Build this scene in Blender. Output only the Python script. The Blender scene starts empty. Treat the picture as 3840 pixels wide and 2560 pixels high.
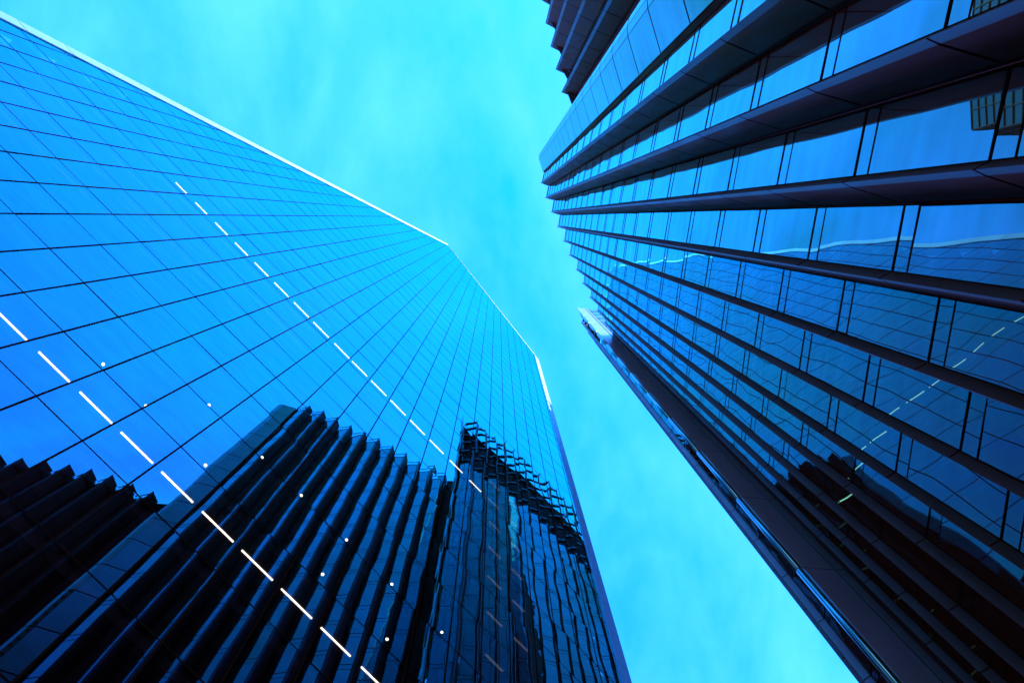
import bpy, bmesh, math, random
from mathutils import Matrix, Vector
random.seed(7)
SC = bpy.context.scene
COL = SC.collection
EYE = 1.6                                    # the photographer's eye above the paving

# ---------------------------------------------------------------- camera
cd = bpy.data.cameras.new('camera')
cd.sensor_width = 36.0
cd.lens = 37.5
cd.clip_start = 0.1
cd.clip_end = 5000
cam = bpy.data.objects.new('camera', cd)
COL.objects.link(cam)
cam.matrix_world = Matrix((
    (0.9999101, 0.0015499, -0.0133184, 0.0),
    (0.0, -0.9932964, -0.1155949, 0.0),
    (-0.0134083, 0.1155845, -0.9932072, EYE),
    (0, 0, 0, 1)))
SC.camera = cam

# ---------------------------------------------------------------- sky and sun
SUN = Vector((0.46, -0.42, 0.78)).normalized()
world = bpy.data.worlds.new('World')
SC.world = world
world.use_nodes = True
wt = world.node_tree
wt.nodes.clear()


def wn(kind, **kw):
    n = wt.nodes.new(kind)
    for k, v in kw.items():
        setattr(n, k, v)
    return n


w_out = wn('ShaderNodeOutputWorld')
w_bg = wn('ShaderNodeBackground')
w_bg.inputs['Strength'].default_value = 0.1
sky = wn('ShaderNodeTexSky', sky_type='NISHITA', sun_disc=False)
sky.sun_elevation = math.asin(SUN.z)
sky.sun_rotation = math.atan2(SUN.x, SUN.y)
sky.air_density = 1.0
sky.dust_density = 1.0
tint = wn('ShaderNodeMix', data_type='RGBA', blend_type='MULTIPLY')
tint.inputs['Factor'].default_value = 1.0
tint.inputs['B'].default_value = (0.14, 3.72, 6.4, 1)
wt.links.new(sky.outputs[0], tint.inputs['A'])
tc = wn('ShaderNodeTexCoord')
mp = wn('ShaderNodeMapping')
mp.inputs['Location'].default_value = (1.3, 0.4, 0.0)
mp.inputs['Rotation'].default_value = (0, 0, math.radians(30))
mp.inputs['Scale'].default_value = (7.5, 4.2, 1.0)
wt.links.new(tc.outputs['Generated'], mp.inputs['Vector'])
nz = wn('ShaderNodeTexNoise')
nz.inputs['Scale'].default_value = 1.0
nz.inputs['Detail'].default_value = 5.0
nz.inputs['Roughness'].default_value = 0.52
nz.inputs['Distortion'].default_value = 0.35
wt.links.new(mp.outputs[0], nz.inputs['Vector'])
nz2 = wn('ShaderNodeTexNoise')
nz2.inputs['Scale'].default_value = 4.2
nz2.inputs['Detail'].default_value = 7.0
nz2.inputs['Roughness'].default_value = 0.62
wt.links.new(mp.outputs[0], nz2.inputs['Vector'])
mot = wn('ShaderNodeMath', operation='MULTIPLY_ADD')
mot.inputs[1].default_value = 0.24
wt.links.new(nz2.outputs['Fac'], mot.inputs[0])
off = wn('ShaderNodeMath', operation='SUBTRACT')
off.inputs[1].default_value = 0.12
wt.links.new(nz.outputs['Fac'], off.inputs[0])
wt.links.new(off.outputs[0], mot.inputs[2])
rp = wn('ShaderNodeMapRange')
rp.inputs['From Min'].default_value = 0.27
rp.inputs['From Max'].default_value = 0.73
wt.links.new(mot.outputs[0], rp.inputs['Value'])
cl = wn('ShaderNodeMix', data_type='RGBA')
cl.inputs['B'].default_value = (1.5, 9.5, 48.0, 1)
wt.links.new(rp.outputs[0], cl.inputs['Factor'])
wt.links.new(tint.outputs['Result'], cl.inputs['A'])
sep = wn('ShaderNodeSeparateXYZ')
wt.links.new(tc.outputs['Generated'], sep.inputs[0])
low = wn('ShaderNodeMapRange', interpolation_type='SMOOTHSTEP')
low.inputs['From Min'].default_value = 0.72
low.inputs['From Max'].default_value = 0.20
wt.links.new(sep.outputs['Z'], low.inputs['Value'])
horizon_fill = wn('ShaderNodeMix', data_type='RGBA')           # warm glow added to the unseen low sky, lifts the shade towards purple
horizon_fill.inputs['B'].default_value = (22.0, 17.0, 36.0, 1)
wt.links.new(low.outputs[0], horizon_fill.inputs['Factor'])
wt.links.new(cl.outputs['Result'], horizon_fill.inputs['A'])
wt.links.new(horizon_fill.outputs['Result'], w_bg.inputs['Color'])
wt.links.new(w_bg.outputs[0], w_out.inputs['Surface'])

sl = bpy.data.lights.new('sun', 'SUN')
sl.energy = 5.0
sl.angle = math.radians(0.5)
sl.color = (1.0, 0.95, 0.87)
sun = bpy.data.objects.new('sun', sl)
sun.rotation_euler = (-SUN).to_track_quat('-Z', 'Y').to_euler()
sun.location = SUN * 400
COL.objects.link(sun)

SC.view_settings.view_transform = 'Standard'
SC.view_settings.look = 'None'
SC.view_settings.exposure = 0.0
SC.view_settings.gamma = 1.0
SC.cycles.max_bounces = 14
SC.cycles.glossy_bounces = 10
SC.cycles.diffuse_bounces = 4
SC.cycles.transparent_max_bounces = 16
SC.cycles.use_denoising = True
SC.cycles.caustics_reflective = True
SC.cycles.sample_clamp_indirect = 8.0


# ---------------------------------------------------------------- materials
def newmat(name):
    m = bpy.data.materials.new(name)
    m.use_nodes = True
    m.node_tree.nodes.clear()
    return m, m.node_tree


def node(t, kind, ins=None, **kw):
    n = t.nodes.new(kind)
    for k, v in kw.items():
        setattr(n, k, v)
    for k, v in (ins or {}).items():
        if hasattr(v, 'is_linked'):
            t.links.new(v, n.inputs[k])
        else:
            n.inputs[k].default_value = v
    return n


def wavy_normal(t, amount, scale, stretch):
    """float glass is never quite flat: a normal that rolls slowly across each sheet"""
    g = node(t, 'ShaderNodeNewGeometry')
    mpg = node(t, 'ShaderNodeMapping', {'Vector': g.outputs['Position'], 'Scale': stretch})
    n1 = node(t, 'ShaderNodeTexNoise', {'Vector': mpg.outputs[0], 'Scale': scale, 'Detail': 1.2, 'Roughness': 0.45})
    s = node(t, 'ShaderNodeVectorMath', {0: n1.outputs['Color'], 1: (0.5, 0.5, 0.5)}, operation='SUBTRACT')
    k = node(t, 'ShaderNodeVectorMath', {0: s.outputs[0], 'Scale': amount}, operation='SCALE')
    a = node(t, 'ShaderNodeVectorMath', {0: g.outputs['Normal'], 1: k.outputs[0]}, operation='ADD')
    return node(t, 'ShaderNodeVectorMath', {0: a.outputs[0]}, operation='NORMALIZE').outputs[0]


def glass(name, c0, c1, power, wave, scale, stretch, through=None, body=None):
    m, t = newmat(name)
    out = node(t, 'ShaderNodeOutputMaterial')
    lw = node(t, 'ShaderNodeLayerWeight', {'Blend': 0.5})
    p = node(t, 'ShaderNodeMath', {0: lw.outputs['Facing'], 1: power}, operation='POWER')
    mx = node(t, 'ShaderNodeMix', data_type='RGBA')
    t.links.new(p.outputs[0], mx.inputs['Factor'])
    mx.inputs['A'].default_value = c0 + (1,)
    mx.inputs['B'].default_value = c1 + (1,)
    gp = node(t, 'ShaderNodeNewGeometry')
    sm = node(t, 'ShaderNodeMapping', {'Vector': gp.outputs['Position'], 'Scale': (0.5, 0.5, 1.6)})
    dn = node(t, 'ShaderNodeTexNoise', {'Vector': sm.outputs[0], 'Scale': 1.1, 'Detail': 5.0, 'Roughness': 0.6})
    dr = node(t, 'ShaderNodeMapRange', {'Value': dn.outputs['Fac'], 'From Min': 0.3, 'From Max': 0.7, 'To Min': 0.90, 'To Max': 1.06})
    cv = node(t, 'ShaderNodeVectorMath', {0: mx.outputs['Result'], 'Scale': dr.outputs[0]}, operation='SCALE')
    gl = node(t, 'ShaderNodeBsdfGlossy', {'Color': cv.outputs[0], 'Roughness': 0.0,
                                          'Normal': wavy_normal(t, wave, scale, stretch)})
    if through:
        inv = node(t, 'ShaderNodeMath', {0: 1.0, 1: p.outputs[0]}, operation='SUBTRACT')
        tm = node(t, 'ShaderNodeMix', data_type='RGBA')
        t.links.new(inv.outputs[0], tm.inputs['Factor'])
        tm.inputs['A'].default_value = (0, 0, 0, 1)
        tm.inputs['B'].default_value = through + (1,)
        under = node(t, 'ShaderNodeBsdfTransparent', {'Color': tm.outputs['Result']})
        ad = node(t, 'ShaderNodeAddShader')
        t.links.new(gl.outputs[0], ad.inputs[0])
        t.links.new(under.outputs[0], ad.inputs[1])
        last = ad
        if body:
            df = node(t, 'ShaderNodeBsdfDiffuse', {'Color': body + (1,)})
            a2 = node(t, 'ShaderNodeAddShader')
            t.links.new(ad.outputs[0], a2.inputs[0])
            t.links.new(df.outputs[0], a2.inputs[1])
            last = a2
    else:
        df = node(t, 'ShaderNodeBsdfDiffuse', {'Color': body + (1,)})
        last = node(t, 'ShaderNodeAddShader')
        t.links.new(gl.outputs[0], last.inputs[0])
        t.links.new(df.outputs[0], last.inputs[1])
    t.links.new(last.outputs[0], out.inputs['Surface'])
    return m


def metal(name, base, rough, metallic=0.0, spec=0.5, grain=0.12, gscale=3.0, stretch=(1, 1, 0.15)):
    m, t = newmat(name)
    out = node(t, 'ShaderNodeOutputMaterial')
    g = node(t, 'ShaderNodeNewGeometry')
    mpg = node(t, 'ShaderNodeMapping', {'Vector': g.outputs['Position'], 'Scale': stretch})
    n1 = node(t, 'ShaderNodeTexNoise', {'Vector': mpg.outputs[0], 'Scale': gscale, 'Detail': 4.0})
    mr = node(t, 'ShaderNodeMapRange', {'Value': n1.outputs['Fac'], 'From Min': 0.3, 'From Max': 0.7,
                                        'To Min': 1 - grain, 'To Max': 1 + grain})
    vm = node(t, 'ShaderNodeVectorMath', {0: base, 'Scale': mr.outputs[0]}, operation='SCALE')
    rr = node(t, 'ShaderNodeMath', {0: mr.outputs[0], 1: rough}, operation='MULTIPLY')
    p = node(t, 'ShaderNodeBsdfPrincipled', {'Base Color': vm.outputs[0], 'Roughness': rr.outputs[0],
                                             'Metallic': metallic, 'Specular IOR Level': spec})
    t.links.new(p.outputs[0], out.inputs['Surface'])
    return m


def lamp(name, col, strength):
    m, t = newmat(name)
    out = node(t, 'ShaderNodeOutputMaterial')
    e = node(t, 'ShaderNodeEmission', {'Color': col + (1,), 'Strength': strength})
    t.links.new(e.outputs[0], out.inputs['Surface'])
    return m


M = {}
M['tower_glass'] = glass('tower_glass', (0.08, 0.064, 0.145), (0.04, 1.0, 1.0), 3.9, 0.0068, 0.55, (1, 1, 0.5),
                         through=(0.34, 0.34, 0.36), body=None)
M['pleat_glass'] = glass('pleat_glass', (0.10, 0.114, 0.090), (0.06, 1.0, 0.9), 3.6, 0.019, 0.6, (1, 1, 0.6),
                         body=(0.075, 0.010, 0.0045))
M['gasket'] = metal('gasket', (0.016, 0.010, 0.007), 0.8, spec=0.0)
M['bronze'] = metal('bronze', (0.070, 0.033, 0.019), 0.36, metallic=0.0, spec=0.40)
M['return_panel'] = metal('return_panel', (0.10, 0.014, 0.0065), 0.55, spec=0.07)
M['joint'] = metal('joint', (0.07, 0.010, 0.005), 0.7, spec=0.05)
M['tile'] = glass('tile', (0.02, 0.045, 0.012), (0.10, 0.76, 0.60), 3.0, 0.004, 0.9, (1, 1, 0.4), body=(0.10, 0.012, 0.006))
M['bright_metal'] = metal('bright_metal', (0.52, 0.58, 0.70), 0.30, metallic=0.7, grain=0.05)
M['round_metal'] = metal('round_metal', (0.10, 0.40, 0.34), 0.2, metallic=0.9, grain=0.05)
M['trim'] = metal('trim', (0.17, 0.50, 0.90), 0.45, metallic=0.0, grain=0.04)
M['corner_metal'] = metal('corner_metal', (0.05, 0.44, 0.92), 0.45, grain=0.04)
M['interior'] = metal('interior', (0.06, 0.035, 0.035), 0.8, spec=0.1)
M['roof'] = metal('roof', (0.16, 0.15, 0.14), 0.9, spec=0.1)
M['paving'] = metal('paving', (0.26, 0.22, 0.19), 0.85, spec=0.2, grain=0.25, gscale=1.5, stretch=(1, 1, 1))
M['strip_lamp'] = lamp('strip_lamp', (1.0, 0.93, 0.76), 7.0)
M['dim_lamp'] = lamp('dim_lamp', (0.95, 0.90, 0.82), 0.22)
M['spot_lamp'] = lamp('spot_lamp', (1.0, 0.93, 0.76), 8.0)
M['teal_glass'] = glass('teal_glass', (0.01, 0.055, 0.06), (0.1, 0.9, 1.0), 4.0, 0.006, 0.4, (1, 1, 1), body=(0.03, 0.07, 0.04))
M['teal_frame'] = metal('teal_frame', (0.012, 0.03, 0.03), 0.6, spec=0.1)


# ---------------------------------------------------------------- mesh helpers
class MB:
    def __init__(self):
        self.v, self.f, self.mi, self.mats = [], [], [], []

    def mat(self, name):
        if name not in self.mats:
            self.mats.append(name)
        return self.mats.index(name)

    def face(self, pts, mat):
        i = len(self.v)
        self.v += [tuple(p) for p in pts]
        self.f.append(tuple(range(i, i + len(pts))))
        self.mi.append(self.mat(mat))

    def prism(self, ring, z0, z1, mat, caps=True):
        """ring of (x, y), anticlockwise seen from above"""
        n = len(ring)
        for k in range(n):
            a, b = ring[k], ring[(k + 1) % n]
            self.face([(a[0], a[1], z0), (b[0], b[1], z0), (b[0], b[1], z1), (a[0], a[1], z1)], mat)
        if caps:
            self.face([(p[0], p[1], z1) for p in ring], mat)
            self.face([(p[0], p[1], z0) for p in reversed(ring)], mat)

    def hexa(self, p, mat):
        """eight corners: bottom four anticlockwise, then top four"""
        for q in ((0, 3, 2, 1), (4, 5, 6, 7), (0, 1, 5, 4), (1, 2, 6, 5), (2, 3, 7, 6), (3, 0, 4, 7)):
            self.face([p[i] for i in q], mat)

    def bar(self, a, b, w, mat, up=(0, 0, 1)):
        a, b = Vector(a), Vector(b)
        d = (b - a).normalized()
        u = Vector(up)
        s = d.cross(u)
        if s.length < 1e-4:
            s = d.cross(Vector((1, 0, 0)))
        s.normalize()
        u = s.cross(d).normalized()
        h = w / 2
        p = [a + s * h * i + u * h * j for i, j in ((-1, -1), (1, -1), (1, 1), (-1, 1))]
        r = [x + (b - a) for x in p]
        self.hexa(p + r, mat)

    def loft(self, steps, mats):
        """rings of equal length stacked upwards and sewn into one closed skin: [(ring, z), ...]"""
        n = len(steps[0][0])
        base = len(self.v)
        for ring, z in steps:
            self.v += [(p[0], p[1], z) for p in ring]
        for k in range(len(steps) - 1):
            for i in range(n):
                a, b = base + k * n + i, base + k * n + (i + 1) % n
                self.f.append((a, b, b + n, a + n))
                self.mi.append(self.mat(mats[k]))
        self.f.append(tuple(base + i for i in reversed(range(n))))
        self.mi.append(self.mat(mats[0]))
        top = base + (len(steps) - 1) * n
        self.f.append(tuple(top + i for i in range(n)))
        self.mi.append(self.mat(mats[-1]))

    def jointed(self, ring, inner, ztop, lv, gap, mat):
        """a tall cladding piece with a dark open joint at every floor, in one skin"""
        area = sum(ring[k][0] * ring[(k + 1) % len(ring)][1] - ring[(k + 1) % len(ring)][0] * ring[k][1] for k in range(len(ring)))
        if area < 0:
            ring, inner = list(reversed(ring)), list(reversed(inner))
        steps, mats = [(ring, 0.0)], []
        for z in [z for z in lv if z < ztop - .25]:
            z += EYE
            steps += [(ring, z - gap / 2), (inner, z - gap / 2 + .004), (inner, z + gap / 2 - .004), (ring, z + gap / 2)]
            mats += [mat, 'joint', 'joint', 'joint']
        steps.append((ring, ztop + EYE))
        mats.append(mat)
        self.loft(steps, mats)

    def build(self, name, parent=None, smooth=False):
        me = bpy.data.meshes.new(name)
        me.from_pydata(self.v, [], self.f)
        for m in self.mats:
            me.materials.append(M[m])
        me.polygons.foreach_set('material_index', self.mi)
        if smooth:
            me.polygons.foreach_set('use_smooth', [True] * len(self.f))
        me.update()
        o = bpy.data.objects.new(name, me)
        COL.objects.link(o)
        if parent:
            o.parent = parent
        return o


def thing(name, label, cat, group=None):
    o = bpy.data.objects.new(name, None)
    COL.objects.link(o)
    tag(o, label, cat, group)
    return o


def tag(o, label, cat, group=None):
    o['label'] = label
    o['category'] = cat
    if group:
        o['group'] = group


CAM_INV = cam.matrix_world.inverted()


def shown_area(pts):
    """size in the picture of a flat pane, 0 when its middle is out of the frame: decides which panes are parts of their own"""
    q = []
    for p in pts:
        c = CAM_INV @ Vector(p)
        if c.z > -0.1:
            return 0.0
        q.append((c.x / -c.z, c.y / -c.z))
    mx = sum(a for a, _ in q) / len(q)
    my = sum(b for _, b in q) / len(q)
    if abs(mx) > 0.50 or abs(my) > 0.34:
        return 0.0
    return abs(sum(q[k][0] * q[(k + 1) % len(q)][1] - q[(k + 1) % len(q)][0] * q[k][1] for k in range(len(q)))) / 2


def panes_to_parts(panes, matname, parent, name='glass_pane', limit=100):
    panes = sorted(panes, key=lambda p: -shown_area(p))
    for p in panes[:limit]:
        b = MB()
        b.face(p, matname)
        b.build(name, parent)
    b = MB()
    for p in panes[limit:]:
        b.face(p, matname)
    o = b.build(name, parent)
    o['kind'] = 'stuff'


# ---------------------------------------------------------------- ground
g = MB()
g.face([(-900, -900, 0), (900, -900, 0), (900, 900, 0), (-900, 900, 0)], 'paving')
go = g.build('pavement')
go['kind'] = 'structure'

# ---------------------------------------------------------------- the smooth glass tower, left
D = 10.5495
N = Vector((-0.721824, 0.692076, 0))
T = Vector((0.692076, 0.721824, 0))


def sp(s, z, dep=0.0):
    """point on the tower: s along the facade, z above the eye, dep metres behind the glass"""
    v = N * (D + dep) + T * s
    return (v.x, v.y, z + EYE)


J0, HS = 5.83537, 4.2
M0, PS = 6.03355, 0.347414 * 4.2
S_END = 19.2
TIP = (-2.57, 204.9)                          # (s, z)
TOPC = (S_END, 163.6)
E0 = (-30.3, -EYE)                            # the sloping fold meets the ground here


def edge_s(z):
    k = (z - E0[1]) / (TIP[1] - E0[1])
    return E0[0] + (TIP[0] - E0[0]) * k


def roof_z(s):
    k = (s - TIP[0]) / (TOPC[0] - TIP[0])
    return TIP[1] + (TOPC[1] - TIP[1]) * k


POLY = [E0, (S_END, -EYE), TOPC, TIP]


def clip(poly):
    for k in range(4):
        a, b = POLY[k], POLY[(k + 1) % 4]
        out = []

        def side(p):
            return (b[0] - a[0]) * (p[1] - a[1]) - (b[1] - a[1]) * (p[0] - a[0])
        for i in range(len(poly)):
            p, q = poly[i], poly[(i + 1) % len(poly)]
            sp_, sq = side(p), side(q)
            if sp_ >= 0:
                out.append(p)
            if (sp_ >= 0) != (sq >= 0):
                u = sp_ / (sp_ - sq)
                out.append((p[0] + (q[0] - p[0]) * u, p[1] + (q[1] - p[1]) * u))
        poly = out
        if len(poly) < 3:
            return []
    return poly


scalpel = thing('glass_tower', 'smooth blue mirror glass skyscraper with a sloping bright edge on the left', 'skyscraper')
panes = []
levels = [(j + J0) * HS for j in range(-8, 46)]
mull_s = [(m - M0) * PS for m in range(-16, 21)]
jz = [z for z in levels if z > -EYE + 0.5 and z < 206]
for i in range(-18, 21):
    for z0 in [-EYE] + jz:
        z1 = z0 + HS if z0 != -EYE else jz[0]
        s0 = (i - M0) * PS
        q = clip([(s0 + .02, z0 + .02), (s0 + PS - .02, z0 + .02), (s0 + PS - .02, z1 - .02), (s0 + .02, z1 - .02)])
        if q:
            tw = random.gauss(0, .0019)          # each sheet hangs a hair out of true
            tl = random.gauss(0, .0012)
            sc, zc = s0 + PS / 2, (z0 + z1) / 2
            panes.append([sp(a, b, (a - sc) * tw + (b - zc) * tl) for a, b in q])
panes_to_parts(panes, 'tower_glass', scalpel)
for i in range(-18, 21):
    s0 = (i - M0) * PS
    if s0 > S_END:
        continue
    zt = 206.0
    if s0 < TIP[0]:
        zt = E0[1] + (s0 - E0[0]) / (TIP[0] - E0[0]) * (TIP[1] - E0[1])
    else:
        zt = roof_z(s0)
    if zt < 1:
        continue
    b = MB()
    w = .024
    b.hexa([sp(s0 - w, -EYE, .10), sp(s0 - w, -EYE, -.011), sp(s0 + w, -EYE, -.011), sp(s0 + w, -EYE, .10),
            sp(s0 - w, zt, .10), sp(s0 - w, zt, -.011), sp(s0 + w, zt, -.011), sp(s0 + w, zt, .10)], 'gasket')
    b.build('mullion', scalpel)
for z in jz:
    if z > TIP[1] - 2:
        continue
    sa = edge_s(z)
    sb = S_END if z < TOPC[1] else TIP[0] + (z - TIP[1]) / (TOPC[1] - TIP[1]) * (TOPC[0] - TIP[0])
    b = MB()
    w = .028
    b.hexa([sp(sa, z - w, .09), sp(sa, z - w, -.005), sp(sb, z - w, -.005), sp(sb, z - w, .09),
            sp(sa, z + w, .09), sp(sa, z + w, -.005), sp(sb, z + w, -.005), sp(sb, z + w, .09)], 'gasket')
    b.build('transom', scalpel)
    b = MB()
    b.hexa([sp(sa + .4, z - .48, 5.5), sp(sa + .4, z - .48, .14), sp(sb - .1, z - .48, .14), sp(sb - .1, z - .48, 5.5),
            sp(sa + .4, z - .05, 5.5), sp(sa + .4, z - .05, .14), sp(sb - .1, z - .05, .14), sp(sb - .1, z - .05, 5.5)], 'interior')
    b.build('floor_slab', scalpel)
# core behind the offices, and the closed back of the tower
b = MB()
fr = [sp(E0[0] + 3, -EYE, 5.6), sp(S_END - .3, -EYE, 5.6), sp(S_END - .3, TOPC[1] - 2, 5.6), sp(TIP[0] + .4, TIP[1] - 5, 5.6)]
bk = [sp(E0[0] + 12, -EYE, 34), sp(S_END - 3, -EYE, 34), sp(S_END - 3, TOPC[1] - 8, 34), sp(TIP[0] + 6, TIP[1] - 22, 34)]
b.face(fr, 'interior')
b.face(list(reversed(bk)), 'interior')
for k in range(4):
    b.face([fr[k], bk[k], bk[(k + 1) % 4], fr[(k + 1) % 4]], 'interior')
b.build('core', scalpel)


def flat_band(pts_in, pts_out, dep0, dep1, mat, name, n=1, gap=.09):
    """a metal band lying proud of the facade between two lines, cut in n lengths"""
    b = MB()
    (i0, i1), (o0, o1) = pts_in, pts_out

    def lerp(p, q, u):
        return (p[0] + (q[0] - p[0]) * u, p[1] + (q[1] - p[1]) * u)
    L = math.hypot(i1[0] - i0[0], i1[1] - i0[1])
    g_ = gap / L if n > 1 else 0
    for k in range(n):
        u0, u1 = k / n + g_ / 2, (k + 1) / n - g_ / 2
        a, c, d_, e = lerp(i0, i1, u0), lerp(o0, o1, u0), lerp(o0, o1, u1), lerp(i0, i1, u1)
        b.hexa([sp(*a, dep1), sp(*a, dep0), sp(*c, dep0), sp(*c, dep1), sp(*e, dep1), sp(*e, dep0), sp(*d_, dep0), sp(*d_, dep1)], mat)
    return b.build(name, scalpel)


ex_, ez_ = -.9911, .1330                       # unit normal of the sloping fold, pointing outwards (s, z)
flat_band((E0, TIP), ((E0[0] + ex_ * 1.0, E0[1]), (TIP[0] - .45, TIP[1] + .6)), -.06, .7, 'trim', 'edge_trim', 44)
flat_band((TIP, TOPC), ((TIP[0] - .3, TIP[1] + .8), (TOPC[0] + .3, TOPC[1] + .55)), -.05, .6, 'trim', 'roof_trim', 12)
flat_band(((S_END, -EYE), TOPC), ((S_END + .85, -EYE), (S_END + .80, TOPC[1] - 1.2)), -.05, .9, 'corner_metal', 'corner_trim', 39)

# ---------------------------------------------------------------- lamps in its offices
R1 = [(28.21, -7.749, -6.3), (28.21, -5.865, -4.746), (28.21, -4.371, -3.197), (28.21, -2.867, -1.681), (28.21, -1.361, -0.185), (28.21, 0.16, 1.338), (28.21, 1.656, 2.832), (28.21, 3.164, 4.34), (28.21, 4.69, 5.839), (28.21, 6.258, 7.388)]
R2 = [(57.61, -13.186, -12.381), (57.61, -11.718, -10.861), (57.61, -10.244, -9.332), (57.61, -8.776, -7.813), (57.61, -7.293, -6.265), (57.61, -5.813, -4.726), (57.61, -4.332, -3.19), (57.61, -2.855, -1.68), (57.61, -1.237, -0.084), (57.61, 0.122, 1.285), (57.61, 1.603, 2.778), (57.61, 3.092, 4.272), (57.61, 4.633, 5.768), (57.61, 6.17, 7.248), (57.61, 7.754, 8.742), (57.61, 9.291, 10.219)]
FA = [(61.81, 10.856, 11.699), (57.61, 10.598, 11.665), (53.41, 10.867, 11.713), (49.21, 10.87, 11.733), (45.01, 10.869, 11.74), (40.81, 10.885, 11.759), (36.61, 10.881, 11.776)]
FB = [(61.81, 12.396, 13.201), (57.61, 12.443, 13.168), (53.41, 12.45, 13.176), (49.21, 12.42, 13.193), (45.01, 12.426, 13.188), (40.81, 12.401, 13.202)]
DOTS = [(32.41, -5.121, 1.219), (32.41, -3.325, 1.217), (36.61, -2.265, 1.151), (32.41, -0.765, 1.232), (36.61, 0.307, 1.144), (36.61, 2.209, 1.122), (36.61, 4.446, 1.112), (32.41, 4.202, 1.093), (36.61, 6.708, 1.102), (32.41, 7.11, 1.13), (36.61, 9.207, 1.06)]
ORD = ['first', 'second', 'third', 'fourth', 'fifth', 'sixth', 'seventh', 'eighth', 'ninth', 'tenth', 'eleventh', 'twelfth', 'thirteenth', 'fourteenth', 'fifteenth', 'sixteenth']


def strip_light(z, s0, s1, dep, w, mat, label, group):
    b = MB()
    h = w / 2
    b.hexa([sp(s0, z, dep - h), sp(s1, z, dep - h), sp(s1, z, dep + h), sp(s0, z, dep + h),
            sp(s0, z + .02, dep - h), sp(s1, z + .02, dep - h), sp(s1, z + .02, dep + h), sp(s0, z + .02, dep + h)], mat)
    o = b.build('strip_light')
    tag(o, label, 'ceiling light', group)


for k, (z, a, c) in enumerate(R1):
    strip_light(z, a, c, .685, .048, 'strip_lamp', 'bright white strip light, %s from the left in the lower, nearer light row' % ORD[k], 'bright strip lights in the lower row')
for k, (z, a, c) in enumerate(R2):
    strip_light(z, a, c, .550, .054, 'strip_lamp', 'thin white strip light, %s from the top left in the upper light row' % ORD[k], 'bright strip lights in the upper row')
for k, (z, a, c) in enumerate(FA):
    strip_light(z, a, c, .515, .075, 'dim_lamp', 'dim strip light, %s from the top in the left of two columns by the corner' % ORD[k], 'dim strip lights in two columns')
for k, (z, a, c) in enumerate(FB):
    strip_light(z, a, c, .490, .075, 'dim_lamp', 'dim strip light, %s from the top in the right of two columns by the corner' % ORD[k], 'dim strip lights in two columns')


def disc(z, s, dep, r, mat, name):
    b = MB()
    ring = [sp(s + r * math.cos(2 * math.pi * k / 20), z, dep + r * math.sin(2 * math.pi * k / 20)) for k in range(20)]
    top = [(x, y, q + .03) for x, y, q in ring]
    b.face(ring, mat)
    b.face(list(reversed(top)), 'interior')
    for k in range(20):
        b.face([ring[k], top[k], top[(k + 1) % 20], ring[(k + 1) % 20]], 'interior')
    return b.build(name)


rows = {32.41: 0, 36.61: 0}
for z, s, dep in DOTS:
    k = rows[z]
    rows[z] += 1
    tag(disc(z, s, dep, .052, 'spot_lamp', 'downlight'),
        'small round white downlight, %s from the left on the %s of two floors with spots' % (ORD[k], 'lower' if z < 33 else 'upper'),
        'downlight', 'round downlights behind the tower glass')

# ---------------------------------------------------------------- the pleated tower, right
willis = thing('pleated_tower', 'stepped office tower of dark fins and saw tooth blue glass bays on the right', 'office tower')
W_ANG = math.radians


def vec(a):
    a = math.radians(a)
    return Vector((math.cos(a), math.sin(a)))


wil_panes = []


def floors(z0, z1, first, step=4.4):
    k = math.floor((z0 - first) / step)
    out = []
    while first + step * k < z1:
        z = first + step * k
        if z > z0 + .3:
            out.append(z)
        k += 1
    return out


def cut_levels(z0, z1, lv, gap):
    ls = [z0] + [z for z in lv if z0 < z < z1 - .2] + [z1]
    return [(a + gap / 2, b - gap / 2) for a, b in zip(ls[:-1], ls[1:])]


def fin_part(G, Tt, T2, ztop, lv, name='fin'):
    b = MB()
    G, Tt, T2 = Vector(G), Vector(Tt), Vector(T2)
    back = (G + T2) / 2 + (T2 - Tt) * .6
    ring = [back, G, Tt, T2]
    c = (G + Tt + T2 + back) / 4
    inner = [c + (p - c) * .86 for p in ring]
    b.jointed(ring, inner, ztop, lv, .07, 'bronze')
    return b.build(name, willis)


def return_part(T2, R, ztop, lv):
    T2, R = Vector(T2), Vector(R)
    d = (R - T2).normalized()
    n = Vector((-d.y, d.x))
    e = T2 + (R - T2) * .87                    # panel, then a slim frame beside the glass
    b = MB()
    b.jointed([T2, e, e - n * .07, T2 - n * .07], [T2 - n * .03, e - n * .03, e - n * .07, T2 - n * .07], ztop - .05, lv, .10, 'return_panel')
    o = b.build('return_panel', willis)
    b = MB()
    m0 = e + d * .015
    b.prism([m0 - n * .07, R - n * .07, R - n * .02, m0 - n * .02], 0, ztop + EYE - .3, 'joint')
    b.build('side_frame', willis)
    return o


def beam_between(b, R, G, n, z0, z1, out, back, mat):
    a = R + n * out
    c = G + n * out
    d = G - n * back
    e = R - n * back
    b.hexa([(e.x, e.y, z0 + EYE), (a.x, a.y, z0 + EYE), (c.x, c.y, z0 + EYE), (d.x, d.y, z0 + EYE),
            (e.x, e.y, z1 + EYE), (a.x, a.y, z1 + EYE), (c.x, c.y, z1 + EYE), (d.x, d.y, z1 + EYE)], mat)


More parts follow.
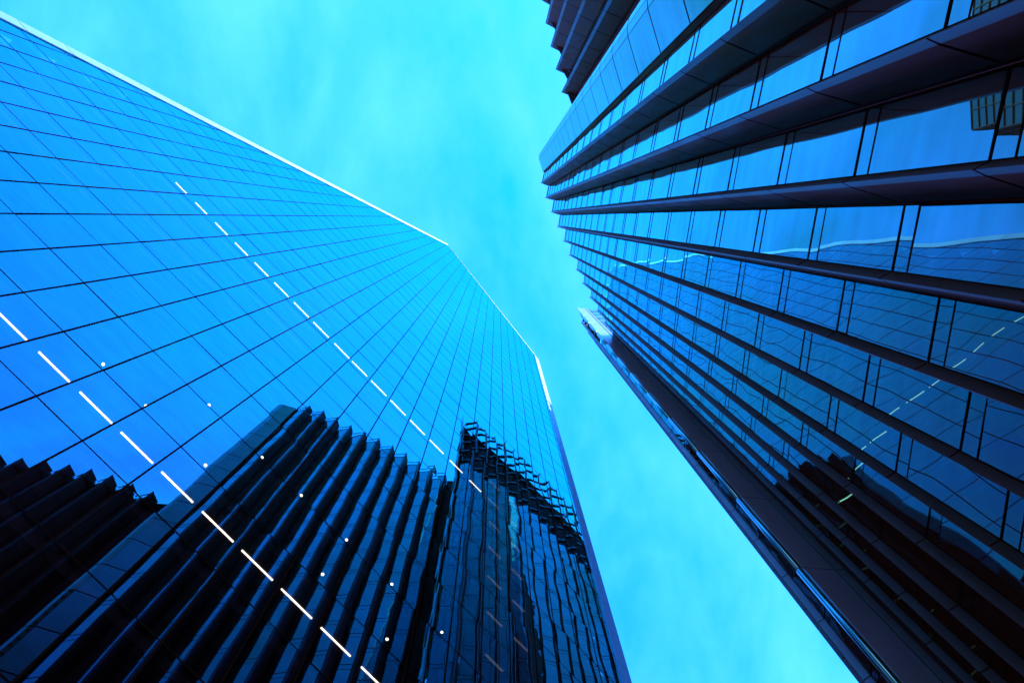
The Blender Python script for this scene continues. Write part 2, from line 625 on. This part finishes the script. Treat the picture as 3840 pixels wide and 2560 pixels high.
def bay_part(R, G, ztop, lv, glass_top, rail=True, pane_mat='pleat_glass'):
    """the glass between a return and the next fin: panes plus the frame they sit in"""
    R, G = Vector(R), Vector(G)
    d = (G - R).normalized()
    n = Vector((-d.y, d.x))
    L = (G - R).length
    # one connected lattice: two slim jambs, a floor rail and a thin spandrel rail at every floor, a coping
    rows = [(-EYE, False)]
    for z in [z for z in lv if z < glass_top - .3]:
        rows += [(z - .585, True), (z - .565, False), (z - .030, True), (z + .030, False)]
    rows += [(glass_top - .12, True), (glass_top, False)]
    rows.sort()
    bm = bmesh.new()
    us = [0, .018, L - .018, L]
    grid = [[bm.verts.new((R.x + d.x * u + n.x * .003, R.y + d.y * u + n.y * .003, z + EYE)) for u in us] for z, _ in rows]
    for k in range(len(rows) - 1):
        for c in range(3):
            if c != 1 or rows[k][1]:
                bm.faces.new((grid[k][c + 1], grid[k][c], grid[k + 1][c], grid[k + 1][c + 1]))
    bm.normal_update()
    bmesh.ops.solidify(bm, geom=bm.faces[:], thickness=-.06 if bm.faces[:][0].normal.dot(Vector((n.x, n.y, 0))) < 0 else .06)
    me = bpy.data.meshes.new('bay_frame')
    bm.to_mesh(me)
    bm.free()
    me.materials.append(M['gasket'])
    fo = bpy.data.objects.new('bay_frame', me)
    COL.objects.link(fo)
    fo.parent = willis
    if rail:
        b = MB()
        beam_between(b, R, G, n, ztop - .10, ztop - .04, .03, .03, 'gasket')
        b.build('parapet_rail', willis)
    zs = [-EYE] + [z for z in lv if z < glass_top - .3] + [glass_top]
    for a, c in zip(zs[:-1], zs[1:]):
        top = c - .045
        cuts = [(a + .045, c - .595), (c - .555, c - .045)] if c != glass_top else [(a + .045, c - .12)]
        for za, zb in cuts:
            if zb - za < .1:
                continue
            tw, tl = random.gauss(0, .0035), random.gauss(0, .0014)
            pts = []
            for p, sgn in ((R, -1), (G, 1)):
                for z, zz in ((za, -1), (zb, 1)):
                    o = p - n * (.008 + tw * sgn * L / 2 + tl * zz * (zb - za) / 2)
                    pts.append((o.x, o.y, z + EYE))
            wil_panes.append([pts[0], pts[1], pts[3], pts[2]])


def tooth(G, Tt, R, ztop, lv):
    G, Tt, R = Vector(G), Vector(Tt), Vector(R)
    rd = (R - Tt).normalized()
    a = math.atan2(rd.y, rd.x) + math.radians(6)
    T2 = Tt + Vector((math.cos(a), math.sin(a))) * .15
    fin_part(G, Tt, T2, ztop, lv)
    return_part(T2, R, ztop, lv)


# main block
HM = 104.2
LVM = floors(-EYE, HM, 15.96)
R0m = (4.50, -4.25)
Tm = [(4.140,-3.314),(4.558,-1.883),(5.124,-0.507),(5.725,0.916),(6.325,2.301),(6.902,3.664),(7.597,5.071),(8.246,6.400),(8.957,7.773),(9.671,9.066),(10.387,10.298)]
Gm = [(4.323,-3.405),(4.740,-1.977),(5.290,-0.594),(5.917,0.813),(6.522,2.192),(7.080,3.563),(7.782,4.964),(8.441,6.285),(9.154,7.653),(9.859,8.949),(10.560,10.188)]
Rm = [(4.927,-2.973),(5.461,-1.606),(6.069,-0.189),(6.656,1.190),(7.194,2.610),(7.886,3.955),(8.532,5.334),(9.240,6.665),(9.932,8.018),(10.623,9.291),(11.256,10.531)]
for k in range(11):
    tooth(Gm[k], Tm[k], Rm[k], HM, LVM)
    bay_part(R0m if k == 0 else Rm[k - 1], Gm[k], HM, LVM, HM - 1.0)

# tiled end panel of the main block
tile_pts = [(4.043, -6.076), (3.980, -5.794), (4.001, -5.520), (4.370, -4.340)]


def tile_panel(pts, ztop, lv):
    for p, q in zip(pts[:-1], pts[1:]):
        p, q = Vector(p), Vector(q)
        d = (q - p).normalized()
        n = Vector((-d.y, d.x))
        p2, q2 = p + d * .012, q - d * .012
        b = MB()
        b.jointed([p2, q2, q2 - n * .07, p2 - n * .07], [p2 - n * .03, q2 - n * .03, q2 - n * .07, p2 - n * .07], ztop, lv, .13, 'tile')
        b.build('end_panel', willis)


tile_panel(tile_pts, HM, LVM)
b = MB()                                        # the dark recess between the tiles and the first bay
b.prism([(4.395, -4.335), (4.95, -4.50), (4.95, -4.22), (4.50, -4.245)], 0, HM - .4 + EYE, 'joint')
b.build('recess', willis)

# lower block, towards the top of the picture
HF = 71.8
LVF = floors(-EYE, HF, 70.1)
ftips = [(4.217,-8.195),(3.827,-9.662),(3.476,-11.130),(3.146,-12.615),(2.856,-14.102),(2.59,-15.61),(2.35,-17.11),(2.14,-18.60),(1.97,-20.10)]
fteeth = []
for k, p in enumerate(ftips):
    p = Vector(p)
    ra = (22.8, 25.2, 27.4, 29.0, 30.3, 31.4, 32.4, 33.3, 34.0)[k]
    fteeth.append((p + vec(-26.0 + .55 * k) * .205, p, p + vec(ra) * (.98 if k else .94)))
for k, (G, Tt, R) in enumerate(fteeth):
    tooth(G, Tt, R, HF, LVF)
    if k + 1 < len(fteeth):
        bay_part(fteeth[k + 1][2], G, HF, LVF, HF - 1.0)
b = MB()                                        # blank end of the lower block
b.prism([(5.10, -7.85), (5.27, -7.79), (5.30, -5.95), (5.12, -5.95)], 0, HF + EYE, 'joint')
b.build('end_wall', willis)
far_G = fteeth[-1][0]
tile_panel([(1.55, -22.6), (1.62, -21.9), (far_G.x + .05, far_G.y - 1.0)], HF, LVF)

# tallest block, bottom right: bright end panel, round nosing, then saw teeth away from us
HT = 133.9
LVT = floors(-EYE, HT, 15.96)
for p, q, nm in (((9.935, 11.319), (10.980, 11.412), 'bright_panel'), ((11.060, 11.390), (11.300, 11.394), 'bright_panel')):
    p, q = Vector(p), Vector(q)
    d_ = (q - p).normalized()
    n_ = Vector((-d_.y, d_.x))
    b = MB()
    b.jointed([p, q, q + n_ * .08, p + n_ * .08], [p + n_ * .03, q + n_ * .03, q + n_ * .08, p + n_ * .08], HT, LVT[1::2], .05, 'bright_metal')
    b.build(nm, willis)
b = MB()
b.face([(10.93, 11.50, 0), (11.36, 11.50, 0), (11.36, 11.50, HT + EYE - .1), (10.93, 11.50, HT + EYE - .1)], 'joint')
b.build('panel_groove', willis)
b = MB()
cx, cy, rr = 9.835, 11.435, .122
ringn = 28
rim = [(cx + rr * math.cos(2 * math.pi * k / ringn), cy + rr * math.sin(2 * math.pi * k / ringn)) for k in range(ringn)]
rin = [(cx + .93 * (x - cx), cy + .93 * (y - cy)) for x, y in rim]
b.jointed(rim, rin, HT - 8, LVT[1::2], .06, 'round_metal')
b.build('rounded_edge', willis, smooth=True)
b = MB()                                        # wall closing the gap beside the main block
b.face([(11.30, 11.40, 0), (11.256, 10.53, 0), (11.256, 10.53, HM + EYE), (11.30, 11.40, HM + EYE)], 'joint')
b.build('recess', willis)
bay_part((20.3, 11.60), (11.40, 11.44), HT, LVT, HT - .6, rail=False)


def tall_n(t):
    return 2.65 - 1.09 * math.exp(-(t - 16.78) / 5.5)


HG = 111.0                                      # the glass stops here: open plant screen above
tt = 16.78
prevR = Vector((10.76, 11.72))
for k in range(14):
    nn = tall_n(tt)
    p3 = N * nn + T * tt
    Tt = Vector((p3.x, p3.y))
    fa_ = -35 - .3 * k
    G = Tt + vec(fa_) * .235
    R = Tt + vec(9 - .4 * k) * .98
    tooth(G, Tt, R, HT, LVT)
    top = HG + (k % 5 - 2) * 1.3
    bay_part(prevR, G, HT, LVT, HG, rail=False)
    c0, c1 = prevR, G
    dd = (c1 - c0).normalized()
    n_ = Vector((-dd.y, dd.x))
    for z in [z for z in LVT if z > HG - 1] + [HT - .3]:
        crown = MB()
        beam_between(crown, c0, c1, n_, z - .28, z + .10, .02, .22, 'bronze')
        crown.build('screen_beam', willis)
    wall0, wall1 = c0 - n_ * 1.6, c1 - n_ * 1.6
    crown = MB()
    crown.face([(wall0.x, wall0.y, HG + EYE), (wall1.x, wall1.y, HG + EYE), (wall1.x, wall1.y, HT - 4.4 + EYE), (wall0.x, wall0.y, HT - 4.4 + EYE)], 'return_panel')
    crown.build('screen_wall', willis)
    prevR = R
    tt += 1.487

# roofs and hidden backs of the three blocks
def roof_cap(front, back, z, mat='roof'):
    b = MB()
    ring = [(p[0], p[1], z + EYE) for p in front] + [(p[0], p[1], z + EYE) for p in back]
    b.face(ring, mat)
    b.build('roof', willis)


front = [tile_pts[0], tile_pts[2], tile_pts[3], R0m]
for k in range(11):
    front += [Gm[k], Rm[k]]
roof_cap(front, [(11.3, 11.3), (40, 11.3), (40, -4.6), (5.2, -5.9)], HM - 1.4)
ff = []
for G, Tt, R in reversed(fteeth):
    ff += [R, G]
roof_cap([(p[0], p[1]) for p in ff], [(5.3, -6.0), (14, -6.0), (14, -40), (3.4, -40)], HF - 1.4)
tf = [(9.95, 11.42), (11.3, 11.42), (40, 11.42), (60, 40), (38, 40)]
tall_line = []
t_ = 16.78 + 1.487 * 13
for k in range(13, -1, -1):
    nn = tall_n(16.78 + 1.487 * k)
    p3 = N * nn + T * (16.78 + 1.487 * k)
    q = Vector((p3.x, p3.y)) + vec(9 - .4 * k) * 2.0
    tall_line.append((q.x, q.y))
roof_cap([(10.2, 11.6), (40, 11.6), (60, 40)], tall_line, HT - 4.4)
hid = [((5.2, -5.9), (40, -4.6), HM), ((40, -4.6), (40, 11.4), HM), ((40, 11.4), (60, 40), HT - 4.4),
       ((60, 40), (38, 40), HT - 4.4), ((3.4, -40), (3.4, -23), HF), ((3.4, -40), (14, -40), HF), ((14, -40), (14, -6), HF)]
for p, q, h in hid:
    b = MB()
    b.face([(p[0], p[1], 0), (q[0], q[1], 0), (q[0], q[1], h + EYE - 1.4), (p[0], p[1], h + EYE - 1.4)], 'return_panel')
    b.build('back_wall', willis)
panes_to_parts(wil_panes, 'pleat_glass', willis)

# ---------------------------------------------------------------- a further tower, seen only mirrored in the bays
far = thing('far_tower', 'dark teal gridded tower, only its mirrored corner showing in the upper right glass bays', 'office tower')
HB = 225.0
FC = Vector((-76.0, -47.3))                     # its near roof corner
FU, FV = Vector((0.30, -0.954)), Vector((-0.954, -0.30))
WU, WV = 60.0, 48.0


def fp(a, c, z):
    p = FC + FU * a + FV * c
    return (p.x, p.y, z)


b = MB()
ring = [fp(0, 0, 0)[:2], fp(WU, 0, 0)[:2], fp(WU, WV, 0)[:2], fp(0, WV, 0)[:2]]
b.prism(list(reversed(ring)), 0, HB, 'teal_glass')
b.build('facade', far)
for z in range(5, 226, 4):
    b = MB()
    b.bar(fp(0, -.1, z), fp(WU, -.1, z), .28, 'teal_frame')
    b.build('floor_band', far)
    b = MB()
    b.bar(fp(-.1, 0, z), fp(-.1, WV, z), .28, 'teal_frame')
    b.build('floor_band', far)
for k in range(16):
    b = MB()
    b.bar(fp(k * 4, -.1, 0), fp(k * 4, -.1, HB), .22, 'teal_frame')
    b.build('mullion', far)
for k in range(13):
    b = MB()
    b.bar(fp(-.1, k * 4, 0), fp(-.1, k * 4, HB), .22, 'teal_frame')
    b.build('mullion', far)
